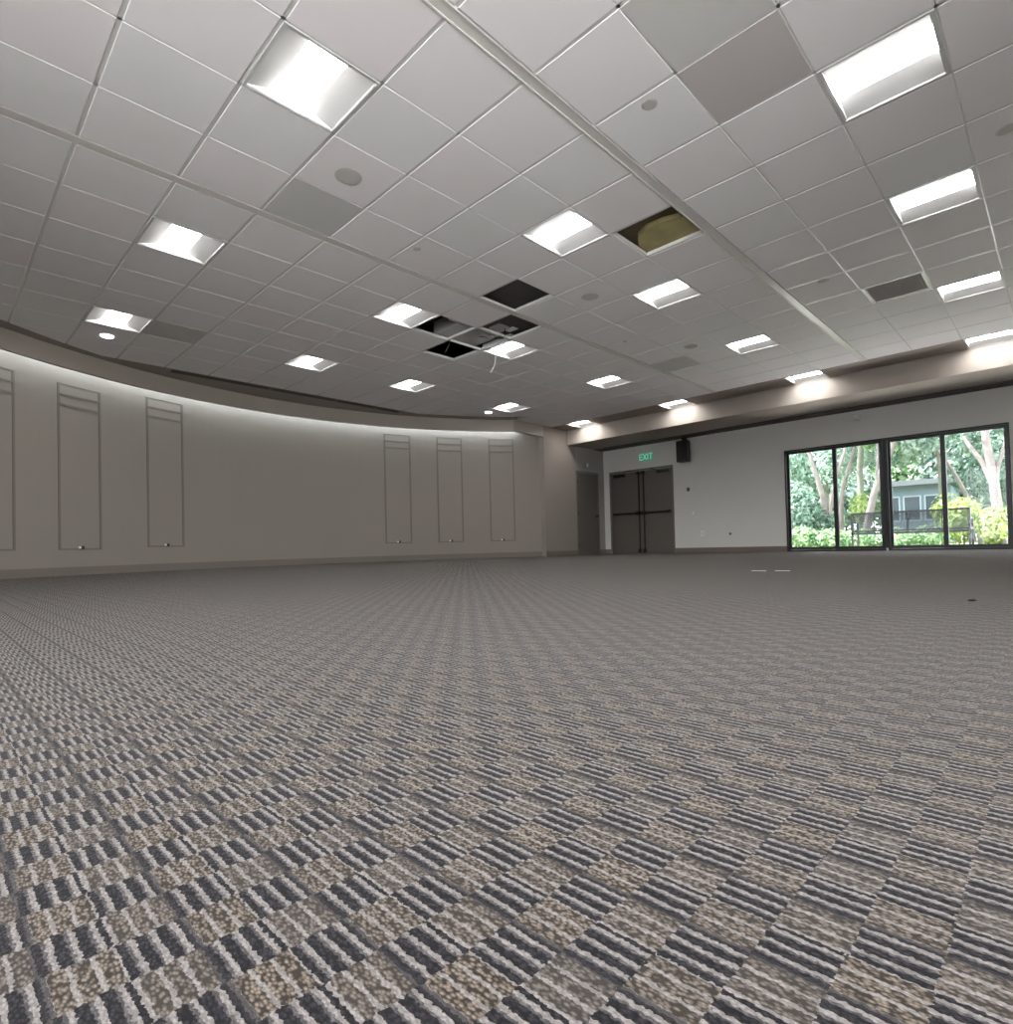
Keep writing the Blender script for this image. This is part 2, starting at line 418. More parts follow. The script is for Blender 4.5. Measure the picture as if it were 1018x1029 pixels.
# window wall with openings
WIN=[(-1.06,.60),(.67,2.47),(2.51,4.31)]   # y ranges
WH=2.13; DY0,DY1,DH=6.92,8.79,2.15
w=MB()
segs=[(YB-.15,WIN[0][0])]+[(WIN[0][1],WIN[1][0])]+[(WIN[2][1],DY0),(DY1,YE+.15)]
for y0,y1 in segs: w.box(XW,y0,0,XW+.15,y1,TOP)
for y0,y1 in (WIN[0],(WIN[1][0],WIN[2][1])): w.box(XW,y0,WH,XW+.15,y1,TOP)
w.box(XW,DY0,DH,XW+.15,DY1,TOP)
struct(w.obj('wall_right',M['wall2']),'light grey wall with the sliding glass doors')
# back wall with a wide opening added to daylight the near ceiling
BW=[(-2.4,2.3)]
w=MB(); e=XL-.15
for x0,x1 in BW+[(XW+.15,0)]:
    w.box(e,YB-.15,0,x0,YB,TOP); e=x1
for x0,x1 in BW: w.box(x0,YB-.15,BH,x1,YB,TOP)
struct(w.obj('wall_back',M['wall2']),'light grey wall with a wide added window behind the camera')
# beam
w=MB(); w.box(XB,YB,2.745,XW-.42,YE,TOP); w.box(XW-.42,YB,2.76,XW,YE,TOP)
struct(w.obj('trim_8',M['bandlit']),'deep beam dropped below the ceiling in front of the window wall')
w=MB(); w.box(XW-.40,YB,2.735,XW-.001,YE,2.76); struct(w.obj('trim_10',M['shadetrim']),'dark strip under the beam standing in for a shaded recess along the window wall')
# baseboards
w=MB(); w.arc_band(WC,WR-.012,WR,0,.12,a1+.4,180,110); struct(w.obj('baseboard_left',M['base']),'taupe base along the curved wall')
w=MB(); w.box(10.188,YE-.012,0,11.385,YE,.12); w.box(12.355,YE-.012,0,XW-.012,YE,.12); struct(w.obj('baseboard_end',M['base']))
w=MB(); w.box(XW-.012,WIN[2][1]+.005,0,XW,DY0-.01,.12); w.box(XW-.012,DY1+.01,0,XW,YE-.012,.12); struct(w.obj('baseboard_right',M['base']))

# ------------------------------------------------------------------ wall mouldings
def frame(ang,label,dz=0,db=0):
    t0=radians(ang); rr=WR-.001
    base=(WC[0]+WR*cos(t0),WC[1]+WR*sin(t0),.39)
    r=thing('wall_moulding',base,label,'wall moulding','tall rectangular mouldings on the curved wall')
    hw=1.96; loc=(-base[0],-base[1],-base[2])
    def part(nm,t0_,t1_,z0,z1,d,mat=M['rail'],n=8):
        m=MB(); m.arc_band(WC,rr-d,rr,z0,z1,t0_,t1_,n); return m.obj(nm,mat,r,loc)
    e=.22
    part('side_rail',ang-hw-e,ang-hw,.39+db,2.80+dz,.007,n=1); part('side_rail',ang+hw,ang+hw+e,.39+db,2.80+dz,.007,n=1)
    part('bottom_rail',ang-hw,ang+hw,.39+db,.412+db,.007)
    part('cross_rail',ang-hw,ang+hw,2.485+dz,2.515+dz,.007); part('cross_rail',ang-hw,ang+hw,2.635+dz,2.66+dz,.008); part('top_rail',ang-hw,ang+hw,2.785+dz,2.80+dz,.006)
    m=MB(); m.arc_band(WC,rr-.035,rr-.0162,.40+db,.445+db,ang-.22,ang+.1,2); m.obj('hook_bracket',M['dmetal'],r,loc)
    m=MB(); m.arc_band(WC,rr-.035,rr-.0162,.41+db,.44+db,ang+.1,ang+.32,2); m.obj('catch',M['white'],r,loc)
frame(124.3,'tall wall moulding cut off by the left edge of the photo',-.10,-.03)
frame(115.95,'tall wall moulding second from the left edge, below the left ceiling lights',-.10,-.03)
frame(106.55,'tall wall moulding third from the left, just below the start of the black slot')
frame(73.2,'tall wall moulding on the far curved wall, leftmost of the three right of the bare stretch')
frame(64.4,'tall wall moulding on the far curved wall, middle of the three right of the bare stretch')
frame(55.4,'tall wall moulding nearest the corner beside the alcove')

# ------------------------------------------------------------------ ceiling lights
def make_light():
    r=thing('ceiling_light',(0,0,H),'x','ceiling light','square recessed ceiling lights')
    q=S/2-.008
    m=MB()
    for s in (-1,1):
        m.box(s*q,-q,-.004,s*(q-.016),q,.012); m.box(-q+.016,s*q,-.004,q-.016,s*(q-.016),.012)
    m.obj('frame',M['refl'],r)
    qi=q-.016; c=.12; d=.05
    # housing pan
    m=MB(); m.box(-qi,-qi,d+.03,qi,qi,d+.05)
    for s in (-1,1): m.box(-qi,s*qi,.0,qi,s*(qi-.008),d+.03); m.box(s*(qi),-qi+.008,.0,s*(qi-.004),qi-.008,d+.03)
    m.obj('housing',M['refl'],r)
    for s in (-1,1):
        m=MB(); n=8; pr=[]
        for i in range(n+1):
            u=i/n; x=qi-.004-(qi-.004-c)*u; z=.004+d*u; pr.append((s*x,z))
        for i in range(n):
            (x0,z0),(x1,z1)=pr[i],pr[i+1]
            m.face([(x0,-qi+.008,z0),(x0,qi-.008,z0),(x1,qi-.008,z1),(x1,-qi+.008,z1)]); m.face([(x0,-qi+.008,z0+.006),(x1,-qi+.008,z1+.006),(x1,qi-.008,z1+.006),(x0,qi-.008,z0+.006)])
        m.obj('reflector',M['refl'],r)
    m=MB(); n=10; pr=[]
    for i in range(n+1):
        u=-1+2*i/n; pr.append((u*c,d+.004-.006*(1-u*u)))
    for i in range(n):
        (x0,z0),(x1,z1)=pr[i],pr[i+1]
        m.face([(x0,-qi+.009,z0),(x0,qi-.009,z0),(x1,qi-.009,z1),(x1,-qi+.009,z1)])
    for s in (-1,1): m.face([(p[0],s*(qi-.009),p[1]) for p in pr])
    m.obj('diffuser',M['lens'],r)
    return r
LL={(2,0):'large near ceiling light at the upper left, its lens a band between two grey sides',
(2,4):'middle one of the three ceiling lights running down the left side',
(2,8):'ceiling light nearest the curved wall at the left, next to a round downlight',
(6,0):'bright ceiling light left of the opening with yellow insulation',
(6,4):'ceiling light just left of the cluster of missing tiles',
(6,8):'small ceiling light above the middle of the black slot diffuser',
(9,0):'ceiling light just beyond the opening with yellow insulation',
(9,4):'ceiling light touching the cluster of missing tiles with a cable hanging below it',
(9,8):'small ceiling light just beyond the right end of the black slot',
(13,0):'ceiling light one step in from the beam, in the row of the yellow insulation opening',
(13,4):'ceiling light one step in from the beam, above the double doors',
(13,8):'small ceiling light beside the far round downlight',
(17,0):'ceiling light against the beam, second from the right edge of the photo',
(17,4):'ceiling light against the beam above the black loudspeaker',
(17,8):'ceiling light against the far left end of the beam',
(6,-4):'largest ceiling light at the upper right corner of the photo',
(9,-4):'ceiling light at the right, second nearest in the rightmost row',
(13,-4):'ceiling light at the right edge, third nearest in the rightmost row',
(17,-4):'ceiling light against the beam, cut by the right edge of the photo'}
proto=None
for (a,b) in LIGHTS:
    if (a,b) not in LL:
        lab='ceiling light outside the photo, behind or beside the camera'
    else: lab=LL[(a,b)]
    if proto is None: proto=make_light(); r=proto
    else: r=copy_tree(proto)
    x=xl(a)+S/2; y=yl(b)+S/2
    if a==17: x=(XA+XB)/2
    r.location=(x,y,H); r['label']=lab
# downlights
dproto=None
for x,y,lab in ((1.67,8.92,'lit round downlight below the leftmost small ceiling light'),(8.27,8.80,'lit round downlight far away near the fascia corner')):
    if dproto is None:
        r=dproto=thing('downlight',(x,y,H),lab,'downlight','round downlights')
        m=MB(); m.disc_stack([(.085,-.004),(.085,-.001),(.07,-.001)],28); m.obj('trim_ring',M['white'],r)
        m=MB(); m.disc_stack([(.066,-.012),(.068,-.006),(.068,-.0042)],28); m.obj('lens',M['spot'],r)
    else:
        r=copy_tree(dproto); r.location=(x,y,H); r['label']=lab
# round covers
def rnd(name,x,y,rad,mat,lab,cat,grp=None,dz=.006):
    dz*=.5
    r=thing(name,(x,y,H),lab,cat,grp)
    m=MB(); m.disc_stack([(rad*.9,-dz),(rad,-dz*.6),(rad,-.0005)],28); m.obj('rim',M['disc'],r)
    m=MB(); m.disc_stack([(rad*.78,-dz-.0015),(rad*.82,-dz-.0005)],28); m.obj('cover',mat,r)
rnd('ceiling_speaker',2.26,3.90,.10,M['disc'],'round ceiling speaker grille right of the greyed tile at the upper left','ceiling speaker','round ceiling speakers')
rnd('ceiling_speaker',5.32,3.91,.10,M['disc'],'round ceiling speaker grille between two lights, right of the missing tiles','ceiling speaker','round ceiling speakers')
rnd('ceiling_speaker',7.75,3.91,.10,M['discd'],'darker round ceiling speaker grille above the greyed tile toward the beam','ceiling speaker','round ceiling speakers')
rnd('sprinkler_cover',3.28,1.89,.05,M['discd'],'small round sprinkler cover at the top, right of the wide strip','sprinkler cover','sprinkler covers',.008)
rnd('sprinkler_cover',3.26,4.41,.04,M['disc'],'small round sprinkler cover near the middle of the ceiling, left of the bright light','sprinkler cover','sprinkler covers',.008)
rnd('sprinkler_cover',6.89,1.88,.06,M['disc'],'small round sprinkler cover at the right between track strip and white grid lines','sprinkler cover','sprinkler covers',.008)
rnd('sprinkler_cover',6.85,4.45,.035,M['discd'],'tiny round sprinkler cover left of the dark ceiling speaker','sprinkler cover','sprinkler covers',.008)
rnd('sprinkler_cover',5.29,.23,.06,M['disc'],'small round sprinkler cover at the right edge above the ceiling light row','sprinkler cover','sprinkler covers',.008)
# return grille in its tile opening
x0,y0=xl(GRILLE[0]),yl(GRILLE[1])
r=thing('air_grille',(x0+S/2,y0+S/2,H),'taupe square return air grille set in the ceiling near the right lights','air grille')
m=MB(); q=S/2-.009
for s in (-1,1): m.box(s*q,-q,-.003,s*(q-.03),q,.012); m.box(-q+.03,s*q,-.003,q-.03,s*(q-.03),.012)
m.obj('frame',M['tee'],r)
m=MB()
for i in range(26):
    yy=-q+.035+i*(2*q-.07)/25
    m.face([(-q+.03,yy-.007,.001),(q-.03,yy-.007,.001),(q-.03,yy+.006,.013),(-q+.03,yy+.006,.013)])
m.box(-q+.03,-q+.03,.014,q-.03,q-.03,.024)
m.obj('louvre',M['tile_dark2'],r)
# black slot diffuser
SX0,SX1,SY=2.66,6.85,9.875
r=thing('slot_diffuser',((SX0+SX1)/2,SY+.02,H),'long black linear slot diffuser in the ceiling above the curved wall','slot diffuser')
L3=(SX1-SX0)
m=MB(); m.box(-L3/2,-.008,-.003,L3/2,0,.0); m.box(-L3/2,.17,-.003,L3/2,.178,0); m.obj('frame',M['band'],r)
cuts=[0,.37,.66,.87,1.]
for i in range(4):
    m=MB(); m.box(-L3/2+L3*cuts[i]+.02,.0,-.004,-L3/2+L3*cuts[i+1]-.02,.17,-.0005); m.obj('slot',M['blackp'],r)
for i in range(3):
    m=MB(); m.box(-L3/2+L3*cuts[i+1]-.018,.0,-.004,-L3/2+L3*cuts[i+1]+.018,.17,-.0005); m.obj('divider',M['rail'],r)

# ------------------------------------------------------------------ inside the openings
def cell(a,b): return xl(a),yl(b)
x0,y0=cell(7,-1)
r=thing('insulation_panel',(x0+.3,y0+.3,H+.045),'yellow faced insulation board seen through the missing tile beside the wide strip','insulation')
m=MB(); m.prism([(.06,-.36),(.42,-.36),(.42,.28),(.30,.31),(.14,.30),(0,.22),(-.08,.08),(-.07,-.10),(-.02,-.25)],.0,.04); m.obj('yellow_facing',M['yellow'],r)
m=MB(); m.box(-.5,-.42,.05,.5,.5,.08); m.obj('brown_board',M['brown'],r)
for (a_,b_,dx,dy,lab) in ((7,2,0,0,'dark grey insulation batt added to catch light in the single missing tile nearest the camera'),(8,3,.12,.1,'dark grey insulation batt added to catch light in the right corner of the missing tile cluster')):
    x0,y0=cell(a_,b_); m=MB(); m.box(-.36,-.36,0,.36+.2,.36+(.2 if b_==2 else 0),.05); tag(m.obj('added_slab',M['slab'],loc=(x0+.3+dx,y0+.3+dy,H+.12)),lab,'insulation')  # added to catch floor light so the openings look less black
x0,y0=cell(8,4)
r=thing('air_duct',(x0+.25,y0+.30,H+.045),'grey sheet metal duct box seen through the cluster of missing tiles','duct')
m=MB(); m.box(-.42,-.12,.02,.30,.40,.34); m.obj('duct_body',M['duct'],r,bevel=.006)
m=MB(); m.box(-.44,-.14,.19,.32,.42,.21); m.obj('flange',M['metal'],r)
r=thing('junction_box',(x0+.42,y0+.02,H+.09),'light grey electrical box in the missing tile above the lit light','electrical box')
m=MB(); m.box(-.12,-.12,0,.08,.08,.14); m.obj('box_body',M['duct'],r,bevel=.004)
m=MB(); m.box(.10,-.16,.02,.2,.0,.12); m.obj('side_box',M['white'],r)
x1,y1=cell(7,4)
m=MB(); m.box(x1+.30,y1+.05,H+.09,x1+.62,y1+.22,H+.16); tag(m.obj('spare_fixture',M['white'],bevel=.01),'white metal fixture lying over the missing tile left of the duct','fixture')
# cables
def cable(name,pts,rad,lab,mat=None,grp=None):
    m=MB(); 
    P=[Vector(p) for p in pts]; out=[]
    for i in range(len(P)-1):
        p0=P[max(i-1,0)];p1=P[i];p2=P[i+1];p3=P[min(i+2,len(P)-1)]
        for k in range(6):
            t=k/6; out.append(.5*((2*p1)+(-p0+p2)*t+(2*p0-5*p1+4*p2-p3)*t*t+(-p0+3*p1-3*p2+p3)*t**3))
    out.append(P[-1]); m.tube(out,rad,6); tag(m.obj(name,mat or M['cable'],smooth=True),lab,'cable',grp)
cx,cy=5.62,5.62
cable('hanging_cable',[(cx-.35,cy+.0,H+.35),(cx-.12,cy+.05,H+.28),(cx+.03,cy+.12,H+.05),(cx+.06,cy+.24,H-.10),(cx+.05,cy+.26,H-.24),(cx-.02,cy+.28,H-.37)],.006,'white cable hanging below the ceiling from the missing tiles',grp='loose cables at the missing tiles')
cable('loose_cable',[(cx-.5,cy+.25,H+.3),(cx-.3,cy+.1,H+.05),(cx-.2,cy-.02,H+.03),(cx-.05,cy-.10,H+.25)],.006,'grey cable looping inside the missing tiles beside the electrical box',M['duct'],'loose cables at the missing tiles')
cable('loose_cable',[(cx-.22,cy-.35,H+.5),(cx-.18,cy-.2,H+.08),(cx-.1,cy-.05,H+.02),(cx-.28,cy+.2,H+.06)],.005,'dark cable looping inside the missing tiles in front of the duct',M['dmetal'],'loose cables at the missing tiles')
xa,ya=cell(8,5)
for i,(dx,dy,ex,ey,lab) in enumerate(((.1,.45,.35,.05,'left hanger wire in the left lower missing tile'),(.35,.5,.45,.2,'right hanger wire in the left lower missing tile'))):
    cable('hanger_wire',[(xa+dx,ya+dy,H+.04),(xa+(dx+ex)/2,ya+(dy+ey)/2,H+.3),(xa+ex,ya+ey,H+.85)],.004,lab,M['metal'],'hanger wires')

# ------------------------------------------------------------------ sliding glass doors
def slider(name,axis,fixed,lo,hi,h,mid,label,split=2):
    # axis 'y': unit lies in plane x=fixed ; 'x': in plane y=fixed
    cx=(lo+hi)/2
    loc=(fixed,cx,0) if axis=='y' else (cx,fixed,0)
    root=structE(name,loc,label)
    def bx(m,a0,a1,z0,z1,d0,d1):
        if axis=='y': m.box(d0,a0-cx,z0,d1,a1-cx,z1)
        else: m.box(a0-cx,d0,z0,a1-cx,d1,z1)
    m=MB(); fw=.032
    bx(m,lo,lo+fw,0.0,h,-.03,.10); bx(m,hi-fw,hi,0.0,h,-.03,.10); bx(m,lo+fw,hi-fw,h-fw,h,-.03,.10); bx(m,lo+fw,hi-fw,0.0,.035,-.03,.10)
    m.obj('frame',M['black'],root,bevel=.003)
    ed=[lo+fw,mid,hi-fw]
    for i in range(2):
        a0,a1=ed[i],ed[i+1]; d=.012 if i==0 else .052
        if i==0: a1+=.037
        else: a0-=.037
        m=MB(); sa0,sa1=(.04,.074) if i==0 else (.074,.04)
        bx(m,a0,a0+sa0,.036,h-fw-.001,d,d+.034); bx(m,a1-sa1,a1,.036,h-fw-.001,d,d+.034)
        bx(m,a0+sa0,a1-sa1,.036,.036+.055,d,d+.034); bx(m,a0+sa0,a1-sa1,h-fw-.05,h-fw-.001,d,d+.034)
        sa=m.obj('sash',M['black'],root,bevel=.002)
        m=MB(); bx(m,a0+sa0,a1-sa1,.091,h-fw-.05,d+.014,d+.020); m.obj('pane',M['glass'],sa)
    return root
slider('window_1','y',XW,2.51,4.31,WH,3.36,'black framed sliding glass door, the left one')
slider('window_2','y',XW,.67,2.47,WH,1.59,'black framed sliding glass door, the right one')
slider('window_3','y',XW,WIN[0][0],WIN[0][1],WH,-.2,'black framed sliding glass door outside the photo to the right')
for i,(x0,x1) in enumerate(BW): slider('window_4','x',YB-.1,x0,x1,BH,(x0+x1)/2,'wide unseen window added behind the camera to daylight the near ceiling')
for i,(y0,y1) in enumerate(SWN): slider('window_%d'%(5+i),'y',XL-.1,y0,y1,BH,(y0+y1)/2,'tall unseen window added in the side wall, behind the left of the camera, for daylight')
m=MB(); m.box(XW-.03,2.475,0,XW+.12,2.505,WH); struct(m.obj('trim_9',M['black']),'black post between the sliding doors')
m=MB(); m.box(XW-.04,2.475,.0,XW-.031,2.505,.05); tag(m.obj('door_stop',M['white']),'small white stop at the foot of the post between the sliding doors','door stop')

# ------------------------------------------------------------------ single door
d=structE('door_1',(11.87,YE,0),'dark grey single door in the alcove end wall')
m=MB(); m.box(-.468,-.012,0,-.425,.10,2.138); m.box(.425,-.012,0,.468,.10,2.138); m.box(-.425,-.012,2.095,.425,.10,2.138); m.obj('door_frame',M['dframe'],d)
m=MB(); m.box(-.421,.004,.001,.421,.046,2.091); lf=m.obj('door_leaf',M['door'],d,bevel=.002)
m=MB()
kn=[(.0,.0)]
m.tube([(.345,.004,1.0),(.345,-.045,1.0)],.012,12); m.tube([(.345,-.04,1.0),(.345,-.05,1.0),(.345,-.07,1.0),(.345,-.08,1.0)],[.014,.03,.03,.012],16); m.tube([(.345,.004,1.0),(.345,-.004,1.0)],.034,16)
m.obj('door_knob',M['dmetal'],lf,smooth=True)
for z in (.25,1.06,1.86):
    m=MB(); m.tube([(-.423,-.012,z-.055),(-.423,-.012,z+.055)],.011,10); m.obj('hinge',M['dmetal'],d)
# ------------------------------------------------------------------ double doors
yc=(DY0+DY1)/2
d=structE('door_2',(XW,yc,0),'dark grey pair of exit doors with crash bars')
hw=(DY1-DY0)/2-.002
m=MB(); m.box(-.01,-hw,0,.14,-hw+.045,DH-.002); m.box(-.01,hw-.045,0,.14,hw,DH-.002); m.box(-.01,-hw+.045,DH-.045,.14,hw-.045,DH-.002); m.obj('door_frame',M['dframe'],d)
for s in (-1,1):
    m=MB(); m.box(.05,s*.003,.001,.095,s*(hw-.048),DH-.05); lf=m.obj('door_leaf',M['door'],d,bevel=.002)
    m=MB(); m.tube([(-.025,s*.07,1.03),(-.025,s*.80,1.03)],.022,10); m.box(-.03,s*.03,.985,.05,s*.13,1.075); m.box(-.03,s*.76,1.0,.05,s*.82,1.06); m.obj('crash_bar',M['dmetal'],lf)
    m=MB(); m.box(.03,s*.055,.06,.05,s*.085,2.08); m.obj('vertical_rod',M['dmetal'],lf)
    m=MB(); m.box(.0,s*.035,.02,.05,s*.105,.12); m.box(.0,s*.035,2.0,.05,s*.105,2.09); m.obj('rod_latch',M['dmetal'],lf)
    m=MB(); m.box(-.01,s*.48,1.99,.05,s*.80,2.06); m.obj('door_closer',M['dmetal'],lf,bevel=.004)
    m=MB(); m.tube([(.01,s*.55,2.065),(-.12,s*.38,2.10),(.0,s*.25,2.125)],.009,8); m.obj('closer_arm',M['dmetal'],lf)
# ------------------------------------------------------------------ exit sign
def letters(word,h,st,depth,parent,mat,name='letter'):
    # strokes on a 3x5 grid, drawn in the plane x=const, reading along -y
    G={'E':[(0,0,0,4),(0,0,2,0),(0,2,1.7,2),(0,4,2,4)],'X':[(0,0,2,4),(0,4,2,0)],'I':[(1,0,1,4)],'T':[(0,4,2,4),(1,0,1,4)]}
    wl=.62*h; gap=.26*h; ws=[wl if c!='I' else wl*.3 for c in word]; tot=sum(ws)+gap*(len(word)-1); cur=-tot/2
    for ch,wd in zip(word,ws):
        m=MB()
        for x0,y0,x1,y1 in G[ch]:
            if ch=='I': x0=x1=0
            a=Vector((cur+x0/2*wd+(wd/2 if ch=='I' else 0),y0/4*h)); b=Vector((cur+x1/2*wd+(wd/2 if ch=='I' else 0),y1/4*h))
            dv=(b-a).normalized(); nn=Vector((-dv.y,dv.x))*st/2; a2=a-dv*st/2; b2=b+dv*st/2
            P=[a2+nn,a2-nn,b2-nn,b2+nn]
            k=len(m.v); m.v+=[(dx,-p.x,p.y) for dx in (0,depth) for p in P]
            for fc in ((0,1,2,3),(7,6,5,4),(0,4,5,1),(1,5,6,2),(2,6,7,3),(3,7,4,0)): m.f.append(tuple(k+i for i in fc)); m.m.append(0)
        m.obj(name,mat,parent)
        cur+=wd+gap
r=thing('exit_sign',(XW-.03,7.64,2.36),'small green EXIT sign on the wall above the double doors','exit sign')
m=MB(); m.box(-.015,-.17,-.03,.029,.17,.17); m.obj('sign_panel',M['signp'],r,bevel=.004)
letters('EXIT',.13,.022,.006,r,M['green'])
for o in list(r.children):
    if o.name.startswith('letter'): o.location=(-.0215,0,.005)
# ------------------------------------------------------------------ loudspeaker
r=thing('loudspeaker',(XW-.14,6.53,2.15),'black wall-mounted loudspeaker under the beam right of the double doors','loudspeaker')
m=MB(); m.prism([(-.13,-.15),(.06,-.11),(.06,.11),(-.13,.15)],0,.5); m.obj('cabinet',M['blackp'],r,bevel=.008)
m=MB(); m.box(-.138,-.135,.02,-.131,.135,.48); m.obj('grille',M['black'],r)
m=MB(); m.box(.06,-.03,.2,.14,.03,.3); m.obj('wall_bracket',M['blackp'],r)
m=MB(); m.box(-.03,-.05,.5,.03,.05,.585); m.obj('top_bracket',M['blackp'],r)
# ------------------------------------------------------------------ small wall items
def plate(name,x,y,z,w,h,mat,lab,cat,inner=None,grp=None,dep=.008):
    r=thing(name,(x,y,z),lab,cat,grp)
    m=MB(); m.box(-dep,-w/2,-h/2,-.0005,w/2,h/2); m.obj('cover_plate',mat,r,bevel=.002)
    if inner: m=MB(); m.box(-dep-.004,-w/4,-h/4,-dep-.0002,w/4,h/4); m.obj('insert',inner,r)
plate('wall_control',XW,6.53,1.51,.06,.09,M['dframe'],'small dark control box on the wall right of the double doors','wall control',M['blackp'],dep=.03)
plate('light_switch',XW,6.42,.94,.12,.12,M['wall2'],'pale switch plate on the wall below the dark control box','light switch',M['white'])
plate('wall_outlet',XW,6.21,.45,.09,.13,M['white'],'pale wall outlet near the base right of the double doors','wall outlet',M['wall2'],'wall outlets')
plate('wall_outlet',XW,5.54,.42,.05,.05,M['dframe'],'small dark wall outlet halfway between double doors and glass doors','wall outlet',M['blackp'],'wall outlets')
r=thing('emergency_light',(XW,2.93,2.57),'small white twin-head emergency light on the wall above the glass doors','emergency light')
m=MB(); m.box(-.04,-.06,-.03,.0,.16,.03); m.obj('body',M['wall2'],r,bevel=.003)
for yy in (-.04,.02):
    m=MB(); m.tube([(-.04,yy,.02),(-.075,yy,.03),(-.10,yy-.01,.02)],[.018,.035,.035],14); m.obj('lamp_head',M['white'],r,smooth=True)
r=thing('alarm_strobe',(11.84,YE,2.29),'small white alarm strobe on the alcove wall above the single door','alarm')
m=MB(); m.box(-.04,-.03,-.06,.04,-.0005,.08); m.obj('base_plate',M['wall3'],r,bevel=.003)
m=MB(); m.box(-.022,-.05,-.03,.022,-.0302,.06); m.obj('lens',M['white'],r,bevel=.003)
# floor items
m=MB(); m.disc_stack([(.012,0.0),(.014,.004),(.006,.009)],14); tag(m.obj('dark_speck',M['blackp'],loc=(2.71,.27,0.0005)),'tiny dark speck of debris on the carpet at the right','debris')
for x,y,lab in ((4.68,1.83,'left of two thin pale scraps on the carpet before the glass doors'),(4.72,1.66,'right of two thin pale scraps on the carpet before the glass doors')):
    m=MB(); m.prism([(-.012,-.06),(.012,-.055),(.015,.06),(-.01,.055)],.0,.003); tag(m.obj('paper_scrap',M['wall2'],loc=(x,y,.0005)),lab,'paper scrap','pale scraps on the carpet')

# ------------------------------------------------------------------ outdoors
m=MB(); m.box(XW+.151,-22,-.14,16.2,16,-.02); m.box(-18,-22,-.14,XW+.15,YB-.151,-.02); m.box(-18,YB-.15,-.14,XL-.151,12,-.02); struct(m.obj('terrace',M['pave']),'pale paved terrace')  # stretches behind and left are added to bounce sunlight onto the ceiling
m=MB(); m.box(16.2,-16,-.14,46,24,-.03); struct(m.obj('ground',M['soil']),'planted ground beyond the terrace')
def rv(): 
    while True:
        v=Vector((random.uniform(-1,1),random.uniform(-1,1),random.uniform(-1,1)))
        if .05<v.length<1: return v
def leaves(m,c,rad,n,ls,shell=.55,up=.3,asp=2.2):
    c=Vector(c); rad=Vector(rad)
    for _ in range(n):
        v=rv(); v=v.normalized()*(shell+(1-shell)*random.random())
        p=c+Vector((v.x*rad.x,v.y*rad.y,v.z*rad.z))
        nrm=(v+rv()*.7+Vector((0,0,up))).normalized(); t=nrm.cross(rv()).normalized(); b=nrm.cross(t)
        L=ls*random.uniform(.6,1.3); Wd=L/asp
        m.face([p-t*L/2,p-b*Wd/2+t*L*.05,p+t*L/2,p+b*Wd/2+t*L*.05])
def smooth_path(pts,k=5):
    P=[Vector(p) for p in pts]; out=[]
    for i in range(len(P)-1):
        p0=P[max(i-1,0)];p1=P[i];p2=P[i+1];p3=P[min(i+2,len(P)-1)]
        for j in range(k):
            t=j/k; out.append(.5*((2*p1)+(-p0+p2)*t+(2*p0-5*p1+4*p2-p3)*t*t+(-p0+3*p1-3*p2+p3)*t**3))
    out.append(P[-1]); return out
def tree(base,trunks,blobs,label,lm='leaf',bark='bark',ls=.22,grp='garden trees'):
    r=thing('tree',base,label,'tree',grp); o=Vector(base)
    for pts,r0,r1 in trunks:
        sp=smooth_path([Vector(p)-o for p in pts]); n=len(sp)
        m=MB(); m.tube(sp,[.66*(r0+(r1-r0)*i/(n-1)) for i in range(n)],10); m.obj('trunk',M[bark],r,smooth=True)
    m=MB()
    for c,rad,n in blobs: leaves(m,Vector(c)-o,rad,n,ls)
    m.obj('foliage',M[lm],r)
G=-.03
tree((18,4.93,G),[([(18,4.93,G),(18,5.1,1.3),(18,5.34,2.34),(18.1,5.49,2.8),(18.2,5.9,4.2)],.13,.07),([(18,5.02,.6),(18,4.83,1.71),(18,4.49,2.81),(18.2,4.2,4.0)],.09,.05)],
 [((18.6,5.8,4.2),(1.1,1.3,1.0),1100),((18.2,4.3,4.3),(1.,1.0,.9),900),((18.8,5.1,3.6),(.6,.9,.5),350)],'pale twin-trunk tree behind the left pane of the left sliding door')
tree((19,4.55,G),[([(19,4.93,G),(19,4.89,1.48),(19,4.67,2.35),(19,4.47,3.06),(19,4.2,4.4)],.10,.06)],
 [((19.4,4.3,4.4),(1.2,1.3,1.0),1100),((19.6,3.9,3.2),(.5,.6,.5),250)],'slim reddish tree behind the second pane, left of the grey trunk','leafb')
tree((21,4.9,G),[([(21,4.95,G),(21,4.85,1.56),(21,4.85,2.53),(21,4.76,3.49),(21,4.7,5.)],.15,.12)],
 [((21.5,5.2,4.8),(1.4,1.5,1.2),1200),((22,5.8,3.0),(.8,.8,1.0),500)],'straight grey trunk tree farther back behind the second pane','leaf','bark2')
tree((18,4.1,G),[([(18,4.12,G),(18,3.95,.95),(18,3.69,1.88),(18,3.28,2.91),(18.1,2.9,4.0)],.16,.10),([(18,3.8,1.5),(18.2,3.75,2.6),(18.4,3.9,3.8)],.07,.04)],
 [((18.6,3.0,3.9),(1.2,1.2,.9),1100),((18.9,2.9,2.9),(.6,.55,.5),350)],'thick leaning pale tree just left of the middle post')
tree((17,1.13,G),[([(17,1.13,G),(17,1.17,.87),(17,1.22,1.56),(17,1.29,2.14),(17,1.33,2.61),(17.1,1.4,3.8)],.17,.11),([(17,1.19,1.3),(17,1.39,1.92),(17,1.53,2.17),(17.1,1.75,2.6)],.11,.06),([(17,1.18,1.21),(17,1.13,1.78),(17,.95,2.44),(17,.7,3.3)],.08,.05)],
 [((17.6,1.6,3.5),(1.0,1.2,.8),900),((17.9,.6,3.2),(.9,.8,.9),800),((18.2,1.6,2.5),(.35,.4,.3),150)],'thick forked pale tree behind the right end pane')
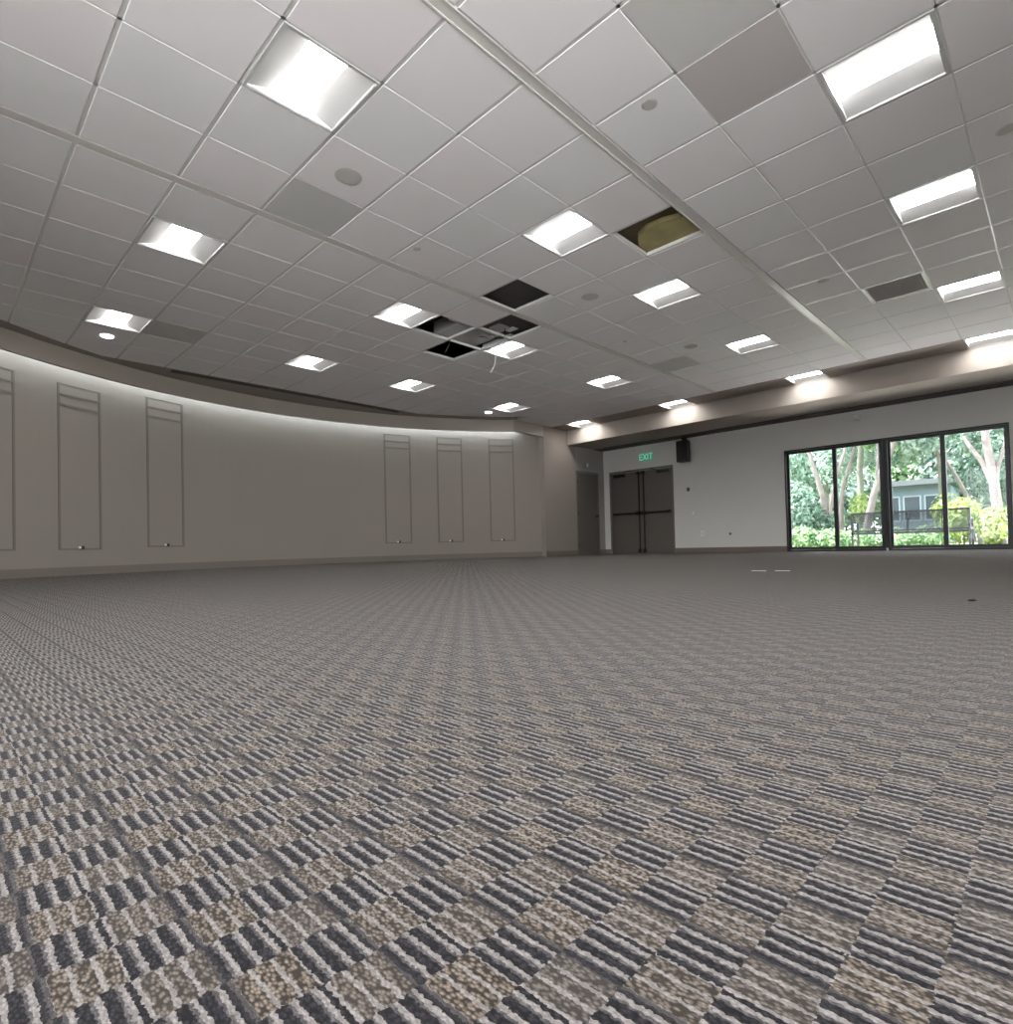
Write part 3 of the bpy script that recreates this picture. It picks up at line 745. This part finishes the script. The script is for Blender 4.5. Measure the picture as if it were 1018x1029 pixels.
tree((20,1.86,G),[([(20,1.75,G),(20,1.86,.74),(20,2.09,1.53),(20,2.36,2.17),(20,2.69,2.78),(20.2,3.2,3.8)],.10,.05)],
 [((20.6,2.9,3.9),(1.3,1.5,1.0),1100),((20.8,1.6,2.1),(.5,.9,.6),400)],'slender leaning tree between the two thick trees, behind the right door','leafd')
tree((22,2.83,G),[([(22,2.83,G),(22,2.84,1.6),(22,2.9,3.2),(22,3.0,4.6)],.14,.08)],
 [((22.2,3.4,3.9),(1.5,1.6,1.1),1500),((22.6,4.4,3.2),(1.,1.,.7),500)],'bushy tree above the grey garden house','leaf','bark2',.26)
tree((24,6.6,G),[([(24,6.6,G),(24,6.7,2.0),(24,6.8,4.2)],.16,.1)],
 [((24,7.0,3.6),(1.6,1.8,1.8),1800)],'round dark tree at the far left of the garden','leafd','bark2',.28)
tree((23,.6,G),[([(23,.6,G),(23,.8,2.0),(23,.7,4.2)],.16,.1)],
 [((23.4,.9,2.6),(1.2,2.2,1.6),2300)],'dense dark tree behind the thick forked tree','leafd','bark2',.28)
def bush(loc,blobs,label,lm,ls=.12,cat='shrub',grp='garden shrubs'):
    o=Vector(loc); r=thing('shrub',loc,label,cat,grp); m=MB()
    for c,rad,n in blobs: leaves(m,Vector(c)-o,rad,n,ls,.5)
    m.obj('foliage',M[lm],r)
    for c,rad,n in blobs:
        m=MB(); m.tube([(c[0]-o.x,c[1]-o.y,0),(c[0]-o.x,c[1]-o.y,max(.1,c[2]-o.z))],.02,6); m.obj('stem',M['bark2'],r)
bush((16.7,4.85,G),[((16.7,5.3,.25),(.4,.5,.38),900),((16.7,4.6,.22),(.4,.5,.34),900),((16.7,5.9,.3),(.4,.4,.4),500)],'low clipped hedge below the left panes','leafb')
bush((16.9,3.6,G),[((16.9,3.9,.2),(.4,.5,.34),700),((16.9,3.1,.2),(.4,.5,.32),700),((16.9,2.4,.22),(.4,.5,.34),600)],'low hedge behind the bench','leafb')
bush((17.8,5.5,G),[((17.6,5.6,.9),(.5,.5,1.1),1600),((17.9,5.1,.6),(.35,.3,.6),500)],'tall dark shrub at the left end behind the hedge','leafd',.14)
bush((17,1.5,G),[((17,1.8,.62),(.5,.45,.55),1400),((16.8,1.25,.45),(.45,.35,.45),1000),((17.1,1.0,.5),(.3,.3,.4),500)],'yellow green shrub right of the bench','leafy')
bush((18,2.2,G),[((18,2.2,.85),(.45,.4,.5),800),((18,2.0,.5),(.4,.5,.5),400)],'taller yellow green shrub behind the bench at the right','leafy')
bush((19.5,4.4,G),[((19.3,4.45,1.1),(.35,.35,.55),500)],'light green shrub among the trunks behind the second pane','leafy')
# tall background screen of foliage as separate far trees
k=0
for (y,xx,h,rr) in ((10.9,33.5,3.2,2.2),(8.2,29.7,3.6,2.2),(5.9,33.5,4.2,2.2),(3.0,31.2,4.2,2.2),(.6,35,3.8,2.4),(-2.0,30,3.6,2.2)):
    lab=('leftmost','second from left','third from left','fourth from left','fifth from left','rightmost')[k]
    tree((xx,y,G),[([(xx,y,G),(xx,y+.1,1.8),(xx,y,h)],.2,.12)],[((xx,y,h*.62),(1.5,rr,h*.62),2600),((xx,y+.8,h+.8),(1.5,rr,1.3),1200)],lab+' of the far trees closing the garden','leaf' if k%2 else 'leafb','bark2',.42,'far garden trees'); k+=1
# garden house
r=thing('garden_house',(27,4.4,G),'grey garden house with large windows behind the middle of the garden','building')
m=MB(); m.box(0,-1.2,0,2.4,1.0,2.3); m.obj('wall',M['house'],r)
m=MB(); m.prism([(-.3,-1.5),(2.7,-1.5),(2.7,1.3),(-.3,1.3)],2.3,2.5); m.obj('roof',M['roofm'],r)
for y0,y1 in ((-1.0,-.35),(-.25,.35),(.45,.9)):
    m=MB(); m.box(-.03,y0,.9,-.001,y1,.95); m.box(-.03,y0,1.85,-.001,y1,1.9); m.box(-.03,y0,.95,-.001,y0+.05,1.85); m.box(-.03,y1-.05,.95,-.001,y1,1.85); wf=m.obj('window_frame',M['housew'],r)
    m=MB(); m.box(-.02,y0+.05,.95,-.003,y1-.05,1.85); m.obj('pane',M['pane2'],wf)
# bench
r=thing('garden_bench',(14.2,2.44,-.02),'dark metal mesh-back bench on the terrace outside the glass doors','bench')
q=1.05
m=MB(); m.box(-.015,-q,.78,.02,q,.82); m.box(-.015,-q,.34,.02,q,.38)
m.box(-.015,-q,.0,.02,-q+.04,.78); m.box(-.015,q-.04,.0,.02,q,.78); m.box(-.01,-.015,.38,.015,.015,.78); m.box(-.01,-.6,.38,.015,-.585,.78); m.box(-.01,.6,.38,.015,.615,.78); m.obj('back_frame',M['bench'],r)
m=MB(); m.box(-.002,-q+.04,.38,.002,q-.04,.78); m.obj('mesh_back',M['mesh'],r)
m=MB(); m.box(.02,-q,.40,.5,q,.43); m.obj('seat',M['bench'],r)
for s in (-1,1):
    m=MB(); m.box(.46,s*q,0,.5,s*(q-.04),.40); m.obj('leg',M['bench'],r)
    m=MB(); m.box(.02,s*(q+.0),.60,.5,s*(q-.05),.63); m.box(.46,s*q,.43,.5,s*(q-.04),.60); m.obj('armrest',M['bench'],r)

# ------------------------------------------------------------------ light
W=bpy.data.worlds.new('world'); bpy.context.scene.world=W; W.use_nodes=True
nt=W.node_tree; bg=nt.nodes['Background']; bg.inputs[0].default_value=(.90,.95,1,1); bg.inputs[1].default_value=4.1
sun=bpy.data.lights.new('sun','SUN'); sun.energy=14.0; sun.angle=radians(1); sun.color=(1,.97,.93)
so=bpy.data.objects.new('sun',sun); C.objects.link(so)
dv=Vector((.10,-.50,-.86)); so.rotation_euler=dv.to_track_quat('-Z','Y').to_euler(); so.location=(0,0,12)

# ------------------------------------------------------------------ camera
cam=bpy.data.cameras.new('camera'); co=bpy.data.objects.new('camera',cam); C.objects.link(co)
cam.sensor_fit='HORIZONTAL'; cam.sensor_width=36; cam.lens=576.4511/1018*36
cam.shift_x=-(526.7117-509)/1018; cam.shift_y=(537.8824-514.5)/1018
cam.clip_start=.02; cam.clip_end=200
R=Matrix(((.688633,.002917,-.725104),(-.724669,-.032111,-.688349),(-.025292,.99948,-.019999)))
co.matrix_world=Matrix.Translation((0,0,HC)) @ R.to_4x4()
sc=bpy.context.scene; sc.camera=co
sc.view_settings.view_transform='Standard'; sc.view_settings.look='None'; sc.view_settings.gamma=1; sc.view_settings.use_curve_mapping=False
sc.view_settings.exposure=1.45
sc.cycles.use_denoising=True; sc.cycles.max_bounces=8; sc.cycles.diffuse_bounces=5; sc.cycles.transparent_max_bounces=16
sc.cycles.caustics_reflective=False; sc.cycles.caustics_refractive=False; sc.cycles.sample_clamp_indirect=8
